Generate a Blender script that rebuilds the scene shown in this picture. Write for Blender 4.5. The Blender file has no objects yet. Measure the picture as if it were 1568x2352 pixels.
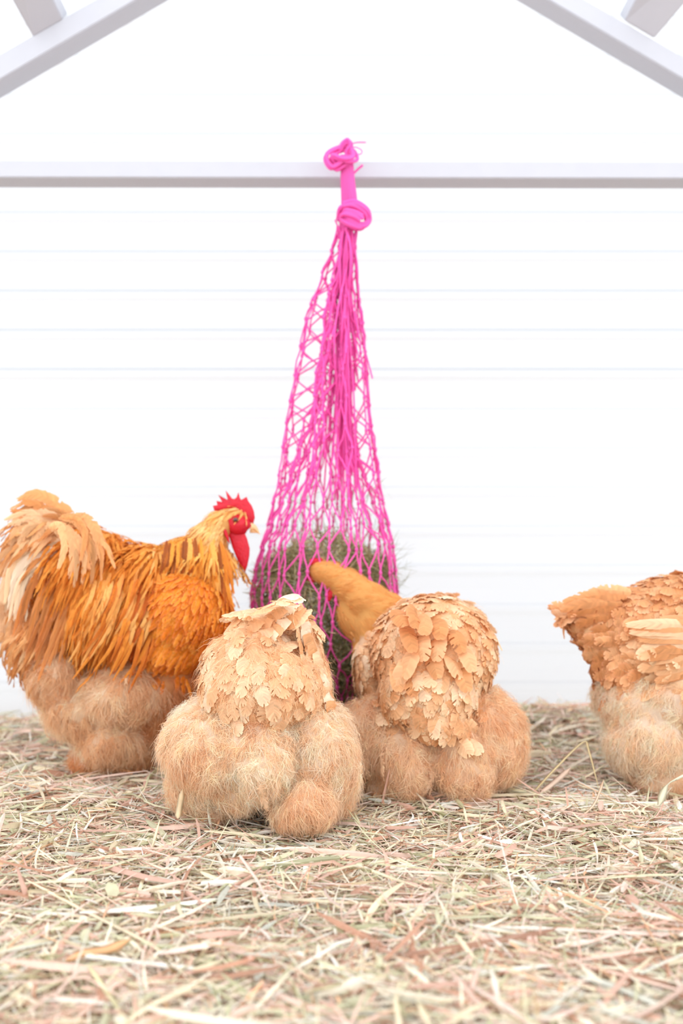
import bpy, bmesh, math
import numpy as np
from mathutils import Vector, Matrix

# ------------------------------------------------------------------ camera, light, exposure
SC = bpy.context.scene
F = 2500.0            # focal length in pixels of the 1568 x 2352 frame
HC = 0.45             # height of the lens above the bedding
cam_data = bpy.data.cameras.new('camera')
cam = bpy.data.objects.new('camera', cam_data)
SC.collection.objects.link(cam)
cam.location = (0, 0, HC)
cam.rotation_euler = (math.radians(90), 0, 0)
cam_data.sensor_fit = 'VERTICAL'
cam_data.sensor_height = 36.0
cam_data.sensor_width = 24.0
cam_data.lens = 36.0 * F / 2352
cam_data.clip_start = 0.05
cam_data.dof.use_dof = True
cam_data.dof.focus_distance = 1.52
cam_data.dof.aperture_fstop = 2.6
SC.camera = cam

world = bpy.data.worlds.new('world')
SC.world = world
world.use_nodes = True
bg = world.node_tree.nodes['Background']
bg.inputs['Color'].default_value = (0.93, 0.96, 1.0, 1)
bg.inputs['Strength'].default_value = 1.0

sun_data = bpy.data.lights.new('sun', 'SUN')
sun_data.energy = 2.3
sun_data.angle = math.radians(3)
sun_data.color = (1.0, 0.985, 0.96)
sun = bpy.data.objects.new('sun', sun_data)
SC.collection.objects.link(sun)
sun.rotation_euler = Vector((0.15, 1.0, 0.85)).to_track_quat('Z', 'Y').to_euler()   # high behind the translucent wall

vs = SC.view_settings
vs.view_transform = 'Standard'
vs.look = 'None'
vs.exposure = 1.25
vs.gamma = 1.0
vs.use_curve_mapping = False
SC.cycles.max_bounces = 6
SC.cycles.diffuse_bounces = 4
SC.cycles.transmission_bounces = 4
SC.cycles.use_denoising = True

RNG = np.random.default_rng(7)


# ------------------------------------------------------------------ helpers
def W(px, py, d):
    """world point seen at pixel (px, py) at distance d in front of the lens"""
    return np.array([(px - 784.0) / F * d, d, HC - (py - 1176.0) / F * d])


def lin(c):
    c = np.asarray(c, float) / 255.0
    return np.where(c <= 0.04045, c / 12.92, ((c + 0.055) / 1.055) ** 2.4)


def unit(v):
    v = np.asarray(v, float)
    return v / np.maximum(np.linalg.norm(v, axis=-1, keepdims=True), 1e-9)


def link(o, parent=None):
    SC.collection.objects.link(o)
    if parent is not None:
        o.parent = parent
        o.matrix_parent_inverse = parent.matrix_world.inverted()
    return o


def tag(o, label=None, cat=None, group=None, kind=None):
    if label: o['label'] = label
    if cat: o['category'] = cat
    if group: o['group'] = group
    if kind: o['kind'] = kind
    return o


def empty(name, loc):
    o = bpy.data.objects.new(name, None)
    o.location = Vector(loc)
    o.empty_display_size = 0.05
    SC.collection.objects.link(o)
    o.matrix_world = Matrix.Translation(Vector(loc))
    return o


def quad_mesh(name, V, Q, mat, parent=None, col=None, smooth=True):
    """V (n,3), Q (m,4) -> one mesh object"""
    me = bpy.data.meshes.new(name)
    V = np.ascontiguousarray(V, dtype=np.float32)
    if parent is not None:
        V = V - np.array(parent.matrix_world.translation, dtype=np.float32)
    Q = np.ascontiguousarray(Q, dtype=np.int32)
    me.vertices.add(len(V)); me.vertices.foreach_set('co', V.ravel())
    me.loops.add(Q.size); me.loops.foreach_set('vertex_index', Q.ravel())
    me.polygons.add(len(Q))
    k = Q.shape[1]
    me.polygons.foreach_set('loop_start', np.arange(0, Q.size, k, dtype=np.int32))
    me.polygons.foreach_set('loop_total', np.full(len(Q), k, dtype=np.int32))
    me.update(calc_edges=True)
    me.polygons.foreach_set('use_smooth', np.full(len(Q), smooth, dtype=bool))
    if col is not None:
        a = me.color_attributes.new('Col', 'FLOAT_COLOR', 'POINT')
        c = np.ones((len(V), 4), dtype=np.float32); c[:, :3] = col
        a.data.foreach_set('color', c.ravel())
    me.materials.append(mat)
    me.update()
    o = bpy.data.objects.new(name, me)
    SC.collection.objects.link(o)
    if parent is not None:
        o.parent = parent
    return o


def bm_obj(name, bm, mat, parent=None, smooth=True):
    me = bpy.data.meshes.new(name)
    if parent is not None:
        bmesh.ops.translate(bm, vec=-parent.matrix_world.translation, verts=bm.verts)
    bmesh.ops.recalc_face_normals(bm, faces=bm.faces)
    bm.to_mesh(me); bm.free()
    for p in me.polygons: p.use_smooth = smooth
    me.materials.append(mat)
    o = bpy.data.objects.new(name, me)
    SC.collection.objects.link(o)
    if parent is not None:
        o.parent = parent
    return o


def tube_arrays(paths, radii, sides=6):
    """paths: list of (k,3) arrays, radii: list of scalars / (k,) arrays -> V, Q"""
    Vs, Qs, off = [], [], 0
    a = np.linspace(0, 2 * math.pi, sides, endpoint=False)
    for P, r in zip(paths, radii):
        P = np.asarray(P, float); k = len(P)
        r = np.broadcast_to(np.asarray(r, float), (k,))
        T = unit(np.gradient(P, axis=0))
        ref = np.array([0.31, 0.9, 0.3]) if abs(T[0, 1]) < 0.8 else np.array([1.0, 0.1, 0.2])
        A = unit(np.cross(T, ref)); B = np.cross(T, A)
        ring = P[:, None] + r[:, None, None] * (np.cos(a)[None, :, None] * A[:, None] + np.sin(a)[None, :, None] * B[:, None])
        Vs.append(ring.reshape(-1, 3))
        i = np.arange(k - 1)[:, None] * sides; j = np.arange(sides)[None]
        jn = (j + 1) % sides
        Qs.append((off + np.stack([i + j, i + jn, i + sides + jn, i + sides + j], -1)).reshape(-1, 4))
        off += k * sides
    return np.concatenate(Vs), np.concatenate(Qs)


def spline(pts, n=24):
    """Catmull-Rom through pts"""
    P = np.asarray(pts, float)
    P = np.vstack([2 * P[0] - P[1], P, 2 * P[-1] - P[-2]])
    out = []
    m = len(P) - 3
    for i in range(m):
        t = np.linspace(0, 1, max(2, n // m + 1), endpoint=(i == m - 1))[:, None]
        a, b, c, d = P[i:i + 4]
        out.append(0.5 * ((2 * b) + (-a + c) * t + (2 * a - 5 * b + 4 * c - d) * t ** 2 + (-a + 3 * b - 3 * c + d) * t ** 3))
    return np.vstack(out)


def vnoise(p, f, seed=0):
    """cheap smooth pseudo noise in -1..1 from a sum of sines"""
    r = np.random.default_rng(seed)
    out = 0
    for k in range(5):
        w = unit(r.normal(size=p.shape[-1])) * f * (0.7 + 0.5 * k)
        out = out + np.sin(p @ w + r.uniform(0, 6.28)) / (1 + 0.35 * k)
    return out / 2.6


# ------------------------------------------------------------------ materials
def new_mat(name):
    m = bpy.data.materials.new(name)
    m.use_nodes = True
    nt = m.node_tree
    for n in list(nt.nodes): nt.nodes.remove(n)
    out = nt.nodes.new('ShaderNodeOutputMaterial')
    return m, nt, out


def plain(name, col, rough=0.6, spec=0.4, noise=0.0, scale=40, sss=0.0, bump=0.0):
    m, nt, out = new_mat(name)
    p = nt.nodes.new('ShaderNodeBsdfPrincipled')
    c = lin(col)
    p.inputs['Roughness'].default_value = rough
    p.inputs['Specular IOR Level'].default_value = spec
    if sss:
        p.inputs['Subsurface Weight'].default_value = sss
        p.inputs['Subsurface Radius'].default_value = (0.01, 0.003, 0.002)
        p.inputs['Subsurface Scale'].default_value = 0.5
    tc = nt.nodes.new('ShaderNodeTexCoord')
    nz = nt.nodes.new('ShaderNodeTexNoise'); nz.inputs['Scale'].default_value = scale; nz.inputs['Detail'].default_value = 5
    nt.links.new(tc.outputs['Object'], nz.inputs['Vector'])
    mr = nt.nodes.new('ShaderNodeMapRange')
    mr.inputs['To Min'].default_value = 1 - noise; mr.inputs['To Max'].default_value = 1 + noise
    nt.links.new(nz.outputs['Fac'], mr.inputs['Value'])
    mx = nt.nodes.new('ShaderNodeVectorMath'); mx.operation = 'SCALE'
    mx.inputs[0].default_value = tuple(c)
    nt.links.new(mr.outputs['Result'], mx.inputs['Scale'])
    nt.links.new(mx.outputs[0], p.inputs['Base Color'])
    if bump:
        b = nt.nodes.new('ShaderNodeBump'); b.inputs['Strength'].default_value = bump; b.inputs['Distance'].default_value = 0.004
        nt.links.new(nz.outputs['Fac'], b.inputs['Height']); nt.links.new(b.outputs['Normal'], p.inputs['Normal'])
    nt.links.new(p.outputs[0], out.inputs[0])
    return m


def attr_mat(name, trans=0.35, rough=0.7, spec=0.25, gain=1.0, streak=0.0):
    """colour comes from the per-fibre attribute; thin, partly translucent"""
    m, nt, out = new_mat(name)
    a = nt.nodes.new('ShaderNodeAttribute'); a.attribute_name = 'Col'
    p = nt.nodes.new('ShaderNodeBsdfPrincipled')
    p.inputs['Roughness'].default_value = rough
    p.inputs['Specular IOR Level'].default_value = spec
    t = nt.nodes.new('ShaderNodeBsdfTranslucent')
    mix = nt.nodes.new('ShaderNodeMixShader'); mix.inputs[0].default_value = trans
    src = a.outputs['Color']
    if streak:
        tc = nt.nodes.new('ShaderNodeTexCoord')
        nz = nt.nodes.new('ShaderNodeTexNoise'); nz.inputs['Scale'].default_value = 160; nz.inputs['Detail'].default_value = 3
        nt.links.new(tc.outputs['Object'], nz.inputs['Vector'])
        mr = nt.nodes.new('ShaderNodeMapRange'); mr.inputs['To Min'].default_value = 1 - streak; mr.inputs['To Max'].default_value = 1 + streak
        nt.links.new(nz.outputs['Fac'], mr.inputs['Value'])
        mx = nt.nodes.new('ShaderNodeVectorMath'); mx.operation = 'SCALE'
        nt.links.new(src, mx.inputs[0]); nt.links.new(mr.outputs['Result'], mx.inputs['Scale'])
        src = mx.outputs[0]
    nt.links.new(src, p.inputs['Base Color']); nt.links.new(src, t.inputs['Color'])
    nt.links.new(p.outputs[0], mix.inputs[1]); nt.links.new(t.outputs[0], mix.inputs[2])
    nt.links.new(mix.outputs[0], out.inputs[0])
    return m


def thin_mat(name, colour, trans):
    m, nt, out = new_mat(name)
    p = nt.nodes.new('ShaderNodeBsdfPrincipled'); p.inputs['Roughness'].default_value = 0.5
    p.inputs['Base Color'].default_value = (*lin(colour), 1); p.inputs['Specular IOR Level'].default_value = 0.3
    t = nt.nodes.new('ShaderNodeBsdfTranslucent'); t.inputs['Color'].default_value = (*lin(colour), 1)
    mix = nt.nodes.new('ShaderNodeMixShader'); mix.inputs[0].default_value = trans
    nt.links.new(p.outputs[0], mix.inputs[1]); nt.links.new(t.outputs[0], mix.inputs[2]); nt.links.new(mix.outputs[0], out.inputs[0])
    return m


def wall_mat():
    m, nt, out = new_mat('translucent_white_sheet')
    d = nt.nodes.new('ShaderNodeBsdfDiffuse'); d.inputs['Color'].default_value = (0.54, 0.55, 0.562, 1)
    t = nt.nodes.new('ShaderNodeBsdfTranslucent'); t.inputs['Color'].default_value = (0.372, 0.377, 0.383, 1)
    g = nt.nodes.new('ShaderNodeBsdfGlossy'); g.inputs['Roughness'].default_value = 0.35
    mx = nt.nodes.new('ShaderNodeMixShader'); mx.inputs[0].default_value = 0.5
    m2 = nt.nodes.new('ShaderNodeMixShader'); m2.inputs[0].default_value = 0.04
    nt.links.new(d.outputs[0], mx.inputs[1]); nt.links.new(t.outputs[0], mx.inputs[2])
    nt.links.new(mx.outputs[0], m2.inputs[1]); nt.links.new(g.outputs[0], m2.inputs[2])
    nt.links.new(m2.outputs[0], out.inputs[0])
    return m


M_WALL = wall_mat()
M_PAINT = plain('white_painted_wood', (187, 188, 195), 0.55, 0.3, 0.03, 30, bump=0.1)  # white paint greyed in colour to stand in for a roof's shade
M_SOIL = plain('chaff_floor', (178, 150, 122), 0.95, 0.1, 0.35, 60, bump=0.5)
M_HAY = attr_mat('hay', 0.30, 0.6, 0.35, streak=0.12)
M_FEATHER = attr_mat('feather', 0.34, 0.6, 0.25)
M_DOWN = attr_mat('down', 0.45, 0.85, 0.1)
M_NET = thin_mat('pink_net_cord', (255, 112, 202), 0.4)
M_COMB = plain('red_comb_skin', (200, 20, 44), 0.5, 0.4, 0.22, 220, sss=0.25, bump=0.4)
M_BEAK = plain('horn_beak', (232, 186, 134), 0.35, 0.5, 0.08, 60)
M_EYE = plain('eye_iris', (120, 40, 14), 0.1, 0.8)
M_PUPIL = plain('eye_pupil', (12, 8, 6), 0.05, 0.9)
M_FOOT = plain('scaly_foot', (196, 140, 92), 0.6, 0.3, 0.2, 150, bump=0.4)
M_CLAW = plain('dark_claw', (60, 46, 40), 0.4, 0.5)

# ------------------------------------------------------------------ the setting
WALL_D = 2.45


def corrugated_wall():
    pitch = 90.0 / F * WALL_D
    prof = []                                # (z, y) up the wall
    z0 = HC - (498 - 1176.0) / F * WALL_D    # a rib sits here
    n0 = int((z0 + 0.4) / pitch) + 1
    z_lap = HC - (903 - 1176.0) / F * WALL_D
    for i in range(-n0, 26):
        z = z0 + i * pitch
        off = 0.0 if z > z_lap else 0.010    # the lower sheet is lapped behind the upper one
        r = 0.009 if z > z_lap else 0.005
        prof += [(z - 0.016, WALL_D + off), (z - 0.007, WALL_D + off - r), (z + 0.007, WALL_D + off - r), (z + 0.013, WALL_D + off),
                 (z + pitch * 0.48, WALL_D + off + 0.0015)]
    bm = bmesh.new()
    xs = (-2.6, 2.6)
    rows = [[bm.verts.new((x, y, z)) for x in xs] for z, y in prof]
    for a, b in zip(rows, rows[1:]):
        bm.faces.new((a[0], a[1], b[1], b[0]))
    o = bm_obj('wall_back', bm, M_WALL, smooth=False)
    m = o.modifiers.new('thickness', 'BEVEL'); m.width = 0.003; m.segments = 3; m.limit_method = 'ANGLE'; m.angle_limit = math.radians(12)
    tag(o, 'white corrugated translucent wall sheet behind the birds', kind='structure')


corrugated_wall()


def ground_z(x, y):
    p = np.stack([x, y], -1)
    z = 0.012 * vnoise(p, 9.0, 3) + 0.006 * vnoise(p, 25.0, 5)
    z = z + 0.030 * np.exp(-((x - 0.46) ** 2 / 0.02 + (y - 2.3) ** 2 / 0.03))
    z = z + 0.022 * np.exp(-((x + 0.62) ** 2 / 0.05 + (y - 2.25) ** 2 / 0.04))
    z = z - 0.02 * np.clip((y - 2.3) / 0.15, 0, 1)
    return z


def floor():
    xs = np.linspace(-2.6, 2.6, 105); ys = np.linspace(-0.6, 2.52, 64)
    X, Y = np.meshgrid(xs, ys)
    Z = ground_z(X, Y) - 0.022
    V = np.stack([X, Y, Z], -1).reshape(-1, 3)
    n = len(xs); i = np.arange(len(ys) - 1)[:, None] * n + np.arange(n - 1)[None]
    Q = np.stack([i, i + 1, i + n + 1, i + n], -1).reshape(-1, 4)
    o = quad_mesh('floor', V, Q, M_SOIL)
    tag(o, 'chaff covered floor under the hay bedding', kind='structure')


floor()


# ------------------------------------------------------------------ white roof truss
def prism(corners_front, corners_back):
    bm = bmesh.new()
    a = [bm.verts.new(Vector(c)) for c in corners_front]; b = [bm.verts.new(Vector(c)) for c in corners_back]
    bm.faces.new(a); bm.faces.new(b[::-1])
    n = len(a)
    for i in range(n):
        bm.faces.new((a[i], b[i], b[(i + 1) % n], a[(i + 1) % n]))
    bmesh.ops.recalc_face_normals(bm, faces=bm.faces)
    bmesh.ops.bevel(bm, geom=bm.edges[:], offset=0.0018, segments=2, affect='EDGES')
    return bm


def truss():
    D, T = 2.10, 0.068
    t = empty('roof_truss', W(784, 408, D))
    tag(t, 'white painted wooden truss with a level tie beam and two sloping rafters before the wall', 'roof truss')

    def flat(px, d=D, th=T):
        f = [W(x, y, d) for x, y in px]
        return prism(f, [p + np.array([0, th, 0]) for p in f])
    bm_obj('tie_beam', flat([(-700, 367), (2300, 374), (2300, 411), (-700, 406)]), M_PAINT, t, False)
    # rafters continue to the ridge above the frame and down past the sides
    bm_obj('rafter', flat([(-500, 412), (770, -318), (770, -268), (-500, 474)], D + 0.004), M_PAINT, t, False)
    bm_obj('rafter', flat([(2100, 440), (798, -318), (798, -272), (2100, 494)], D + 0.004), M_PAINT, t, False)

    def brace(foot, head):                   # foot / head: two pixels each at their own distance
        (a, b, d0), (c, e, d1) = foot, head
        A, B, C, E_ = W(*a, d0), W(*b, d0), W(*c, d1), W(*e, d1)
        th = np.array([0, 0.04, 0.03])
        bm_obj('brace', prism([A, B, C, E_], [A + th, B + th, C + th, E_ + th]), M_PAINT, t, False)
    brace(((76, 85), (144, 45), 2.105), ((5, -240), (-105, -240), 1.85))
    brace(((1434, 47), (1502, 88), 2.105), ((1790, -250), (1610, -290), 1.85))


truss()


# ------------------------------------------------------------------ hay
HAY_COLS = lin([(252, 240, 218), (246, 232, 200), (244, 212, 194), (234, 192, 172), (222, 218, 184), (204, 202, 164), (226, 226, 212),
                (206, 158, 132), (255, 248, 236), (244, 196, 156), (248, 224, 210)])
HAY_COLS = HAY_COLS * 0.9
HAY_P = np.array([.17, .15, .13, .10, .12, .09, .07, .06, .08, .03, .07])


def ribbons(C, head, pitch, L, Wd, roll, bend, kink, cols, seg=4, crease=0.25):
    """C (n,3) centres; returns V,Q,col for creased ribbons"""
    n = len(C)
    s = np.linspace(-0.5, 0.5, seg + 1)
    h = head[:, None] + bend[:, None] * s[None] * 2
    kk = (s[None] > 0.02) * kink[:, None]
    pt = pitch[:, None] + kk
    h = h + kk * 1.4
    step = L[:, None] / seg
    d = np.stack([np.cos(pt) * np.cos(h), np.cos(pt) * np.sin(h), np.sin(pt)], -1)
    P = np.cumsum(d * step[..., None], 1)
    P = P - P.mean(1, keepdims=True) + C[:, None]
    side = unit(np.cross(d, np.array([0, 0, 1.0])))
    up = np.cross(side, d)
    cr, sr = np.cos(roll)[:, None, None], np.sin(roll)[:, None, None]
    sd = side * cr + up * sr; nn = -side * sr + up * cr
    taper = np.clip(1.15 - np.abs(s) ** 3 * 6.0, 0.25, 1)[None, :, None]
    w = Wd[:, None, None] * 0.5 * taper
    V = np.stack([P - sd * w, P + nn * w * crease * 2, P + sd * w], 2)         # n, seg+1, 3, 3
    base = (np.arange(n) * (seg + 1) * 3)[:, None, None]
    i = (np.arange(seg) * 3)[None, :, None]; j = np.arange(2)[None, None]
    a = base + i + j
    Q = np.stack([a, a + 1, a + 4, a + 3], -1).reshape(-1, 4)
    shade = 1 + 0.10 * np.sin(s * 5 + 1)[None, :, None, None]
    col = np.clip(cols[:, None, None] * shade, 0, 1) * np.ones((1, 1, 3, 1))
    return V.reshape(-1, 3), Q, col.reshape(-1, 3)


def bedding():
    r = np.random.default_rng(11)
    N = 118000
    # more strands near the lens where each shows larger is not needed: even cover over the visible wedge
    y = 0.70 + 1.73 * r.random(N) ** 0.87
    x = (r.random(N) * 2 - 1) * (0.26 + 0.37 * y)
    L = np.clip(r.lognormal(math.log(0.040), 0.55, N), 0.010, 0.17)
    wd = np.clip(r.lognormal(math.log(0.0019), 0.55, N), 0.0007, 0.008)
    lay = r.random(N) ** 0.8
    big = r.random(N) < 0.06
    L[big] *= 1.6; wd[big] *= 1.8; lay[big] = 0.85 + 0.15 * r.random(big.sum())
    z = ground_z(x, y) - 0.022 + 0.022 * lay + wd * 0.5
    pitch = r.normal(0, 0.14, N)
    up = r.random(N) < 0.03
    pitch[up] += r.uniform(0.2, 0.75, up.sum())
    pitch *= np.clip(0.05 / L, 0.35, 1.0)
    z += np.abs(np.sin(pitch)) * L * 0.35
    ci = r.choice(len(HAY_COLS), N, p=HAY_P / HAY_P.sum())
    cols = HAY_COLS[ci] * (1 + r.normal(0, 0.10, (N, 1)))
    low = lay < 0.45                          # bottom strands coloured darker and browner, painting shade into the gaps
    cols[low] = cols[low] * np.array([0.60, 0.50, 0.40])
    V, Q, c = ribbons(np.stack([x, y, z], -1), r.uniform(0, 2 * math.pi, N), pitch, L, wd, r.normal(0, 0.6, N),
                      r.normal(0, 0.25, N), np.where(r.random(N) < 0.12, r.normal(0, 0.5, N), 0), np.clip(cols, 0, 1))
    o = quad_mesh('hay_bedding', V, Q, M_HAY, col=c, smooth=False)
    tag(o, 'loose pale pink and green hay covering the whole floor under the birds', 'hay', kind='stuff')


bedding()


def stalk(name, label, pts, width, colour, crease=0.3, n=16):
    """one long straw or leaf lying on top of the bedding; pts are (px, py, d)"""
    P = spline([W(*p) for p in pts], n)
    T = unit(np.gradient(P, axis=0))
    v = unit(P - np.array([0, 0, HC]))
    side = unit(np.cross(T, np.array([0.15, -0.25, 1.0]) + 0 * T))
    nn = np.cross(side, T)
    s = np.linspace(0, 1, len(P))
    w = (width * 0.5 * np.clip(np.minimum(s * 6 + 0.35, (1 - s) * 5 + 0.08), 0, 1))[:, None]
    V = np.stack([P - side * w, P + nn * w * crease, P + side * w, P + nn * (w * crease - 0.0005)], 1).reshape(-1, 3)
    i = (np.arange(len(P) - 1) * 4)[:, None]; j = np.arange(4)[None]; jn = (j + 1) % 4
    Q = np.stack([i + j, i + jn, i + 4 + jn, i + 4 + j], -1).reshape(-1, 4)
    o = quad_mesh(name, V, Q, M_HAY, col=np.clip(lin(colour) * (1 + 0.06 * np.sin(s * 9))[:, None], 0, 1).repeat(4, 0), smooth=True)
    tag(o, label, 'hay stalk' if 'stalk' in name else 'hay leaf', 'large loose pieces of hay on the bedding')


stalk('hay_stalk', 'long pale straw stalk bent to a sharp peak between the two right hens', [(1215, 1830, 1.73), (1275, 1765, 1.75), (1338, 1705, 1.78), (1352, 1725, 1.77), (1378, 1825, 1.74)], 0.0045, (226, 206, 160))
stalk('hay_leaf', 'wide cream and pink leaf blade lying below the bent peaked stalk', [(1240, 1822, 1.74), (1275, 1795, 1.76), (1312, 1762, 1.80)], 0.011, (247, 222, 200))
stalk('hay_leaf', 'broad grey green grass blade rising at the right edge beside the cropped hen', [(1512, 1850, 1.60), (1530, 1808, 1.60), (1556, 1788, 1.59), (1600, 1768, 1.58)], 0.011, (240, 238, 214))
stalk('hay_leaf', 'orange tan curled leaf lying low in the left foreground', [(150, 2205, 1.085), (190, 2190, 1.09), (250, 2180, 1.10), (300, 2156, 1.12)], 0.014, (238, 190, 140))
stalk('hay_stalk', 'long cream stalk slanting down from the left edge in the foreground', [(60, 2020, 1.31), (200, 2095, 1.22), (320, 2155, 1.14), (400, 2205, 1.09)], 0.006, (250, 234, 204))
stalk('hay_stalk', 'pale stalk slanting toward the bottom edge right of centre', [(855, 2185, 1.10), (920, 2260, 1.03), (1010, 2360, 0.95)], 0.006, (240, 226, 190))
stalk('hay_leaf', 'wide white blade lying flat right of the orange leaf', [(160, 2190, 1.09), (330, 2212, 1.08), (480, 2228, 1.07)], 0.010, (252, 246, 236))
stalk('hay_stalk', 'pale green stalk crossing the bottom left corner steeply', [(205, 2220, 1.06), (260, 2300, 1.0), (300, 2360, 0.95)], 0.006, (236, 226, 184))
stalk('hay_leaf', 'pink blade standing at a slant below the front hen', [(685, 1965, 1.42), (705, 1990, 1.41), (735, 2028, 1.38)], 0.008, (240, 206, 190))
stalk('hay_leaf', 'grey green blade pointing down near the middle of the foreground', [(592, 1965, 1.42), (603, 1990, 1.40), (625, 2030, 1.37)], 0.009, (206, 204, 176))
stalk('hay_stalk', 'short upright straw leaning beside the left foot of the front hen', [(408, 1880, 1.52), (413, 1850, 1.53), (420, 1812, 1.53)], 0.009, (240, 218, 180))
stalk('hay_stalk', 'thin straw rising in a curve right of the second hen', [(1330, 1880, 1.60), (1362, 1850, 1.62), (1378, 1815, 1.64), (1386, 1790, 1.64)], 0.004, (240, 214, 186))
stalk('hay_stalk', 'straight pale stalk standing aslant left of the front hen', [(326, 1978, 1.42), (345, 1955, 1.44), (368, 1880, 1.46)], 0.0045, (248, 232, 200))
stalk('hay_leaf', 'large pale grey blade in the bottom right corner', [(1330, 2240, 1.05), (1420, 2270, 1.02), (1560, 2330, 0.97)], 0.012, (226, 224, 210))


# ------------------------------------------------------------------ feathers
def vane_sheet(n, K, M, rng, split):
    """faces of 2n sheets of K barbs x M points; here and there two neighbouring barbs part at their outer ends"""
    base = (np.arange(2 * n) * K * M)[:, None, None]
    k = (np.arange(K - 1) * M)[None, :, None]; m = np.arange(M - 1)[None, None]
    a = base + k + m
    Q = np.stack([a, a + 1, a + M + 1, a + M], -1)            # 2n, K-1, M-1, 4
    cut = rng.random((2 * n, K - 1)) < split
    keep = np.ones(Q.shape[:3], bool)
    keep[..., M - 2] &= ~cut
    if M > 3: keep[..., M - 3] &= ~(cut & (rng.random(cut.shape) < 0.5))
    return Q[keep]


def plume(P, T, N, L, Wd, K=22, col=None, lift=0.15, curl=0.15, camber=0.25, loose=0.0, droop=0.0, point=0.0, rng=None, tipcol=None,
          jitcol=0.085, split=0.08):
    """many feathers at once: a shaft with a vane on each side, each vane a sheet whose rows are its barbs.
    P,T,N (n,3) root, direction, outward normal; L, Wd (n,) length and half width"""
    n = len(P); M = 4
    B = unit(np.cross(N, T))
    side = np.array([-1.0, 1.0])[None, :, None, None]
    k = np.linspace(0.0, 1.0, K)
    s = np.broadcast_to(k[None, None], (n, 2, K))
    ratio = (Wd / L)[:, None, None]
    a0 = s * 0.93
    th = math.pi * (0.10 + 0.885 * s)
    a2 = 0.52 - 0.52 * np.cos(th) + loose * rng.normal(0, 0.035, (n, 2, K))
    prof = np.abs(np.sin(th)) ** 0.72 * (1 - point * np.clip(a2, 0, 1.1)) + 0.004
    l2 = ratio * prof * (1 + loose * rng.normal(0, 0.12, (n, 2, K)))
    f = np.array([0.0, 0.36, 0.72, 1.0])
    A = a0[..., None] + (a2 - a0)[..., None] * f ** 1.25
    Lt = l2[..., None] * f ** 0.92
    rr = np.maximum(ratio[..., None], 1e-4)
    Z = lift * A - curl * A ** 2 - camber * rr * (Lt / rr) ** 2
    Z = Z + (rng.normal(0, 0.016, (n, 2, K)) + rng.normal(0, 0.02, (n, 2, K)) * loose)[..., None] * f
    Z = Z + loose * 0.05 * np.sin(rng.uniform(0, 6.28, (n, 1, 1, 1)) + A * 9)      # a wavy, slightly crumpled vane
    LL = L[:, None, None, None, None]
    T_, B_, N_ = (q[:, None, None, None] for q in (T, B, N))
    R = P[:, None, None, None] + LL * (A[..., None] * T_ + (Lt * side)[..., None] * B_ + Z[..., None] * N_)
    dr = np.broadcast_to(np.asarray(droop, float), (n,))[:, None, None, None]
    R[..., 2] -= dr * L[:, None, None, None] * np.clip(A, 0, 2) ** 2
    Q = vane_sheet(n, K, M, rng, split * (0.4 + loose))
    cc = col[:, None, None, None, :] * (1 + rng.normal(0, jitcol, (n, 2, K, 1, 1)))
    cc = np.broadcast_to(cc, (n, 2, K, M, 3)).copy()
    if tipcol is not None:
        edge = np.maximum(f[None, None, None] ** 4 * 0.8, np.clip((A - 0.86) * 4, 0, 0.8))[..., None]
        cc = cc * (1 - edge) + tipcol[:, None, None, None, :] * edge
    return R.reshape(-1, 3), Q, np.clip(cc, 0, 1).reshape(-1, 3)


def tuft(P, T, N, L, col, M=26, spread=0.45, lo=0.05, hi=0.75, curl=0.35, grav=0.12, w0=0.00045, rng=None, jit=0.0025):
    """soft down: every root grows M fine tapering hairs that fan out and curl back"""
    n = len(P)
    B = np.cross(N, T)
    ph = rng.normal(0, spread, (n, M)); el = rng.uniform(lo, hi, (n, M))
    D = (np.cos(ph) * np.cos(el))[..., None] * T[:, None] + (np.sin(ph) * np.cos(el))[..., None] * B[:, None] + np.sin(el)[..., None] * N[:, None]
    LL = L[:, None] * rng.uniform(0.45, 1.1, (n, M))
    R = P[:, None] + rng.normal(0, jit, (n, M, 3)) 
    sd = unit(np.cross(D, rng.normal(0, 1, (n, M, 3))))
    rows = []
    bend = rng.normal(0, 0.10, (n, M, 1))
    for s, w in ((0, 1.0), (0.5, 0.85), (1.0, 0.22)):
        X = R + LL[..., None] * (s * D - curl * s * s * N[:, None] * 0.9 + bend * s * s * B[:, None])
        X[..., 2] -= grav * LL * s * s
        rows.append(np.stack([X - sd * w0 * w, X + sd * w0 * w], 2))
    V = np.stack(rows, 2)                                   # n,M,3,2,3
    b = np.arange(n * M)[:, None] * 6 + np.array([0, 2])[None]
    Q = np.stack([b, b + 1, b + 3, b + 2], -1).reshape(-1, 4)
    c = col[:, None, None, None] * (1 + rng.normal(0, 0.07, (n, M, 1, 1, 1)))
    tip = np.array([0, 0.03, 0.07])[None, None, :, None, None]
    c = np.broadcast_to(c + tip, (n, M, 3, 2, 3))
    return V.reshape(-1, 3), Q, np.clip(c, 0, 1).reshape(-1, 3)


class Coat:
    """collects feathers by part name"""
    def __init__(self): self.d = {}

    def add(self, part, V, Q, c, mat):
        L = self.d.setdefault((part, mat), [[], [], [], 0])
        L[0].append(V); L[1].append(Q + L[3]); L[2].append(c); L[3] += len(V)

    def build(self, root):
        done = {}
        for (part, mat), (V, Q, c, n) in self.d.items():
            o = quad_mesh(part, np.concatenate(V), np.concatenate(Q), mat, root, np.concatenate(c))
            done[part] = o
        return done


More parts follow.
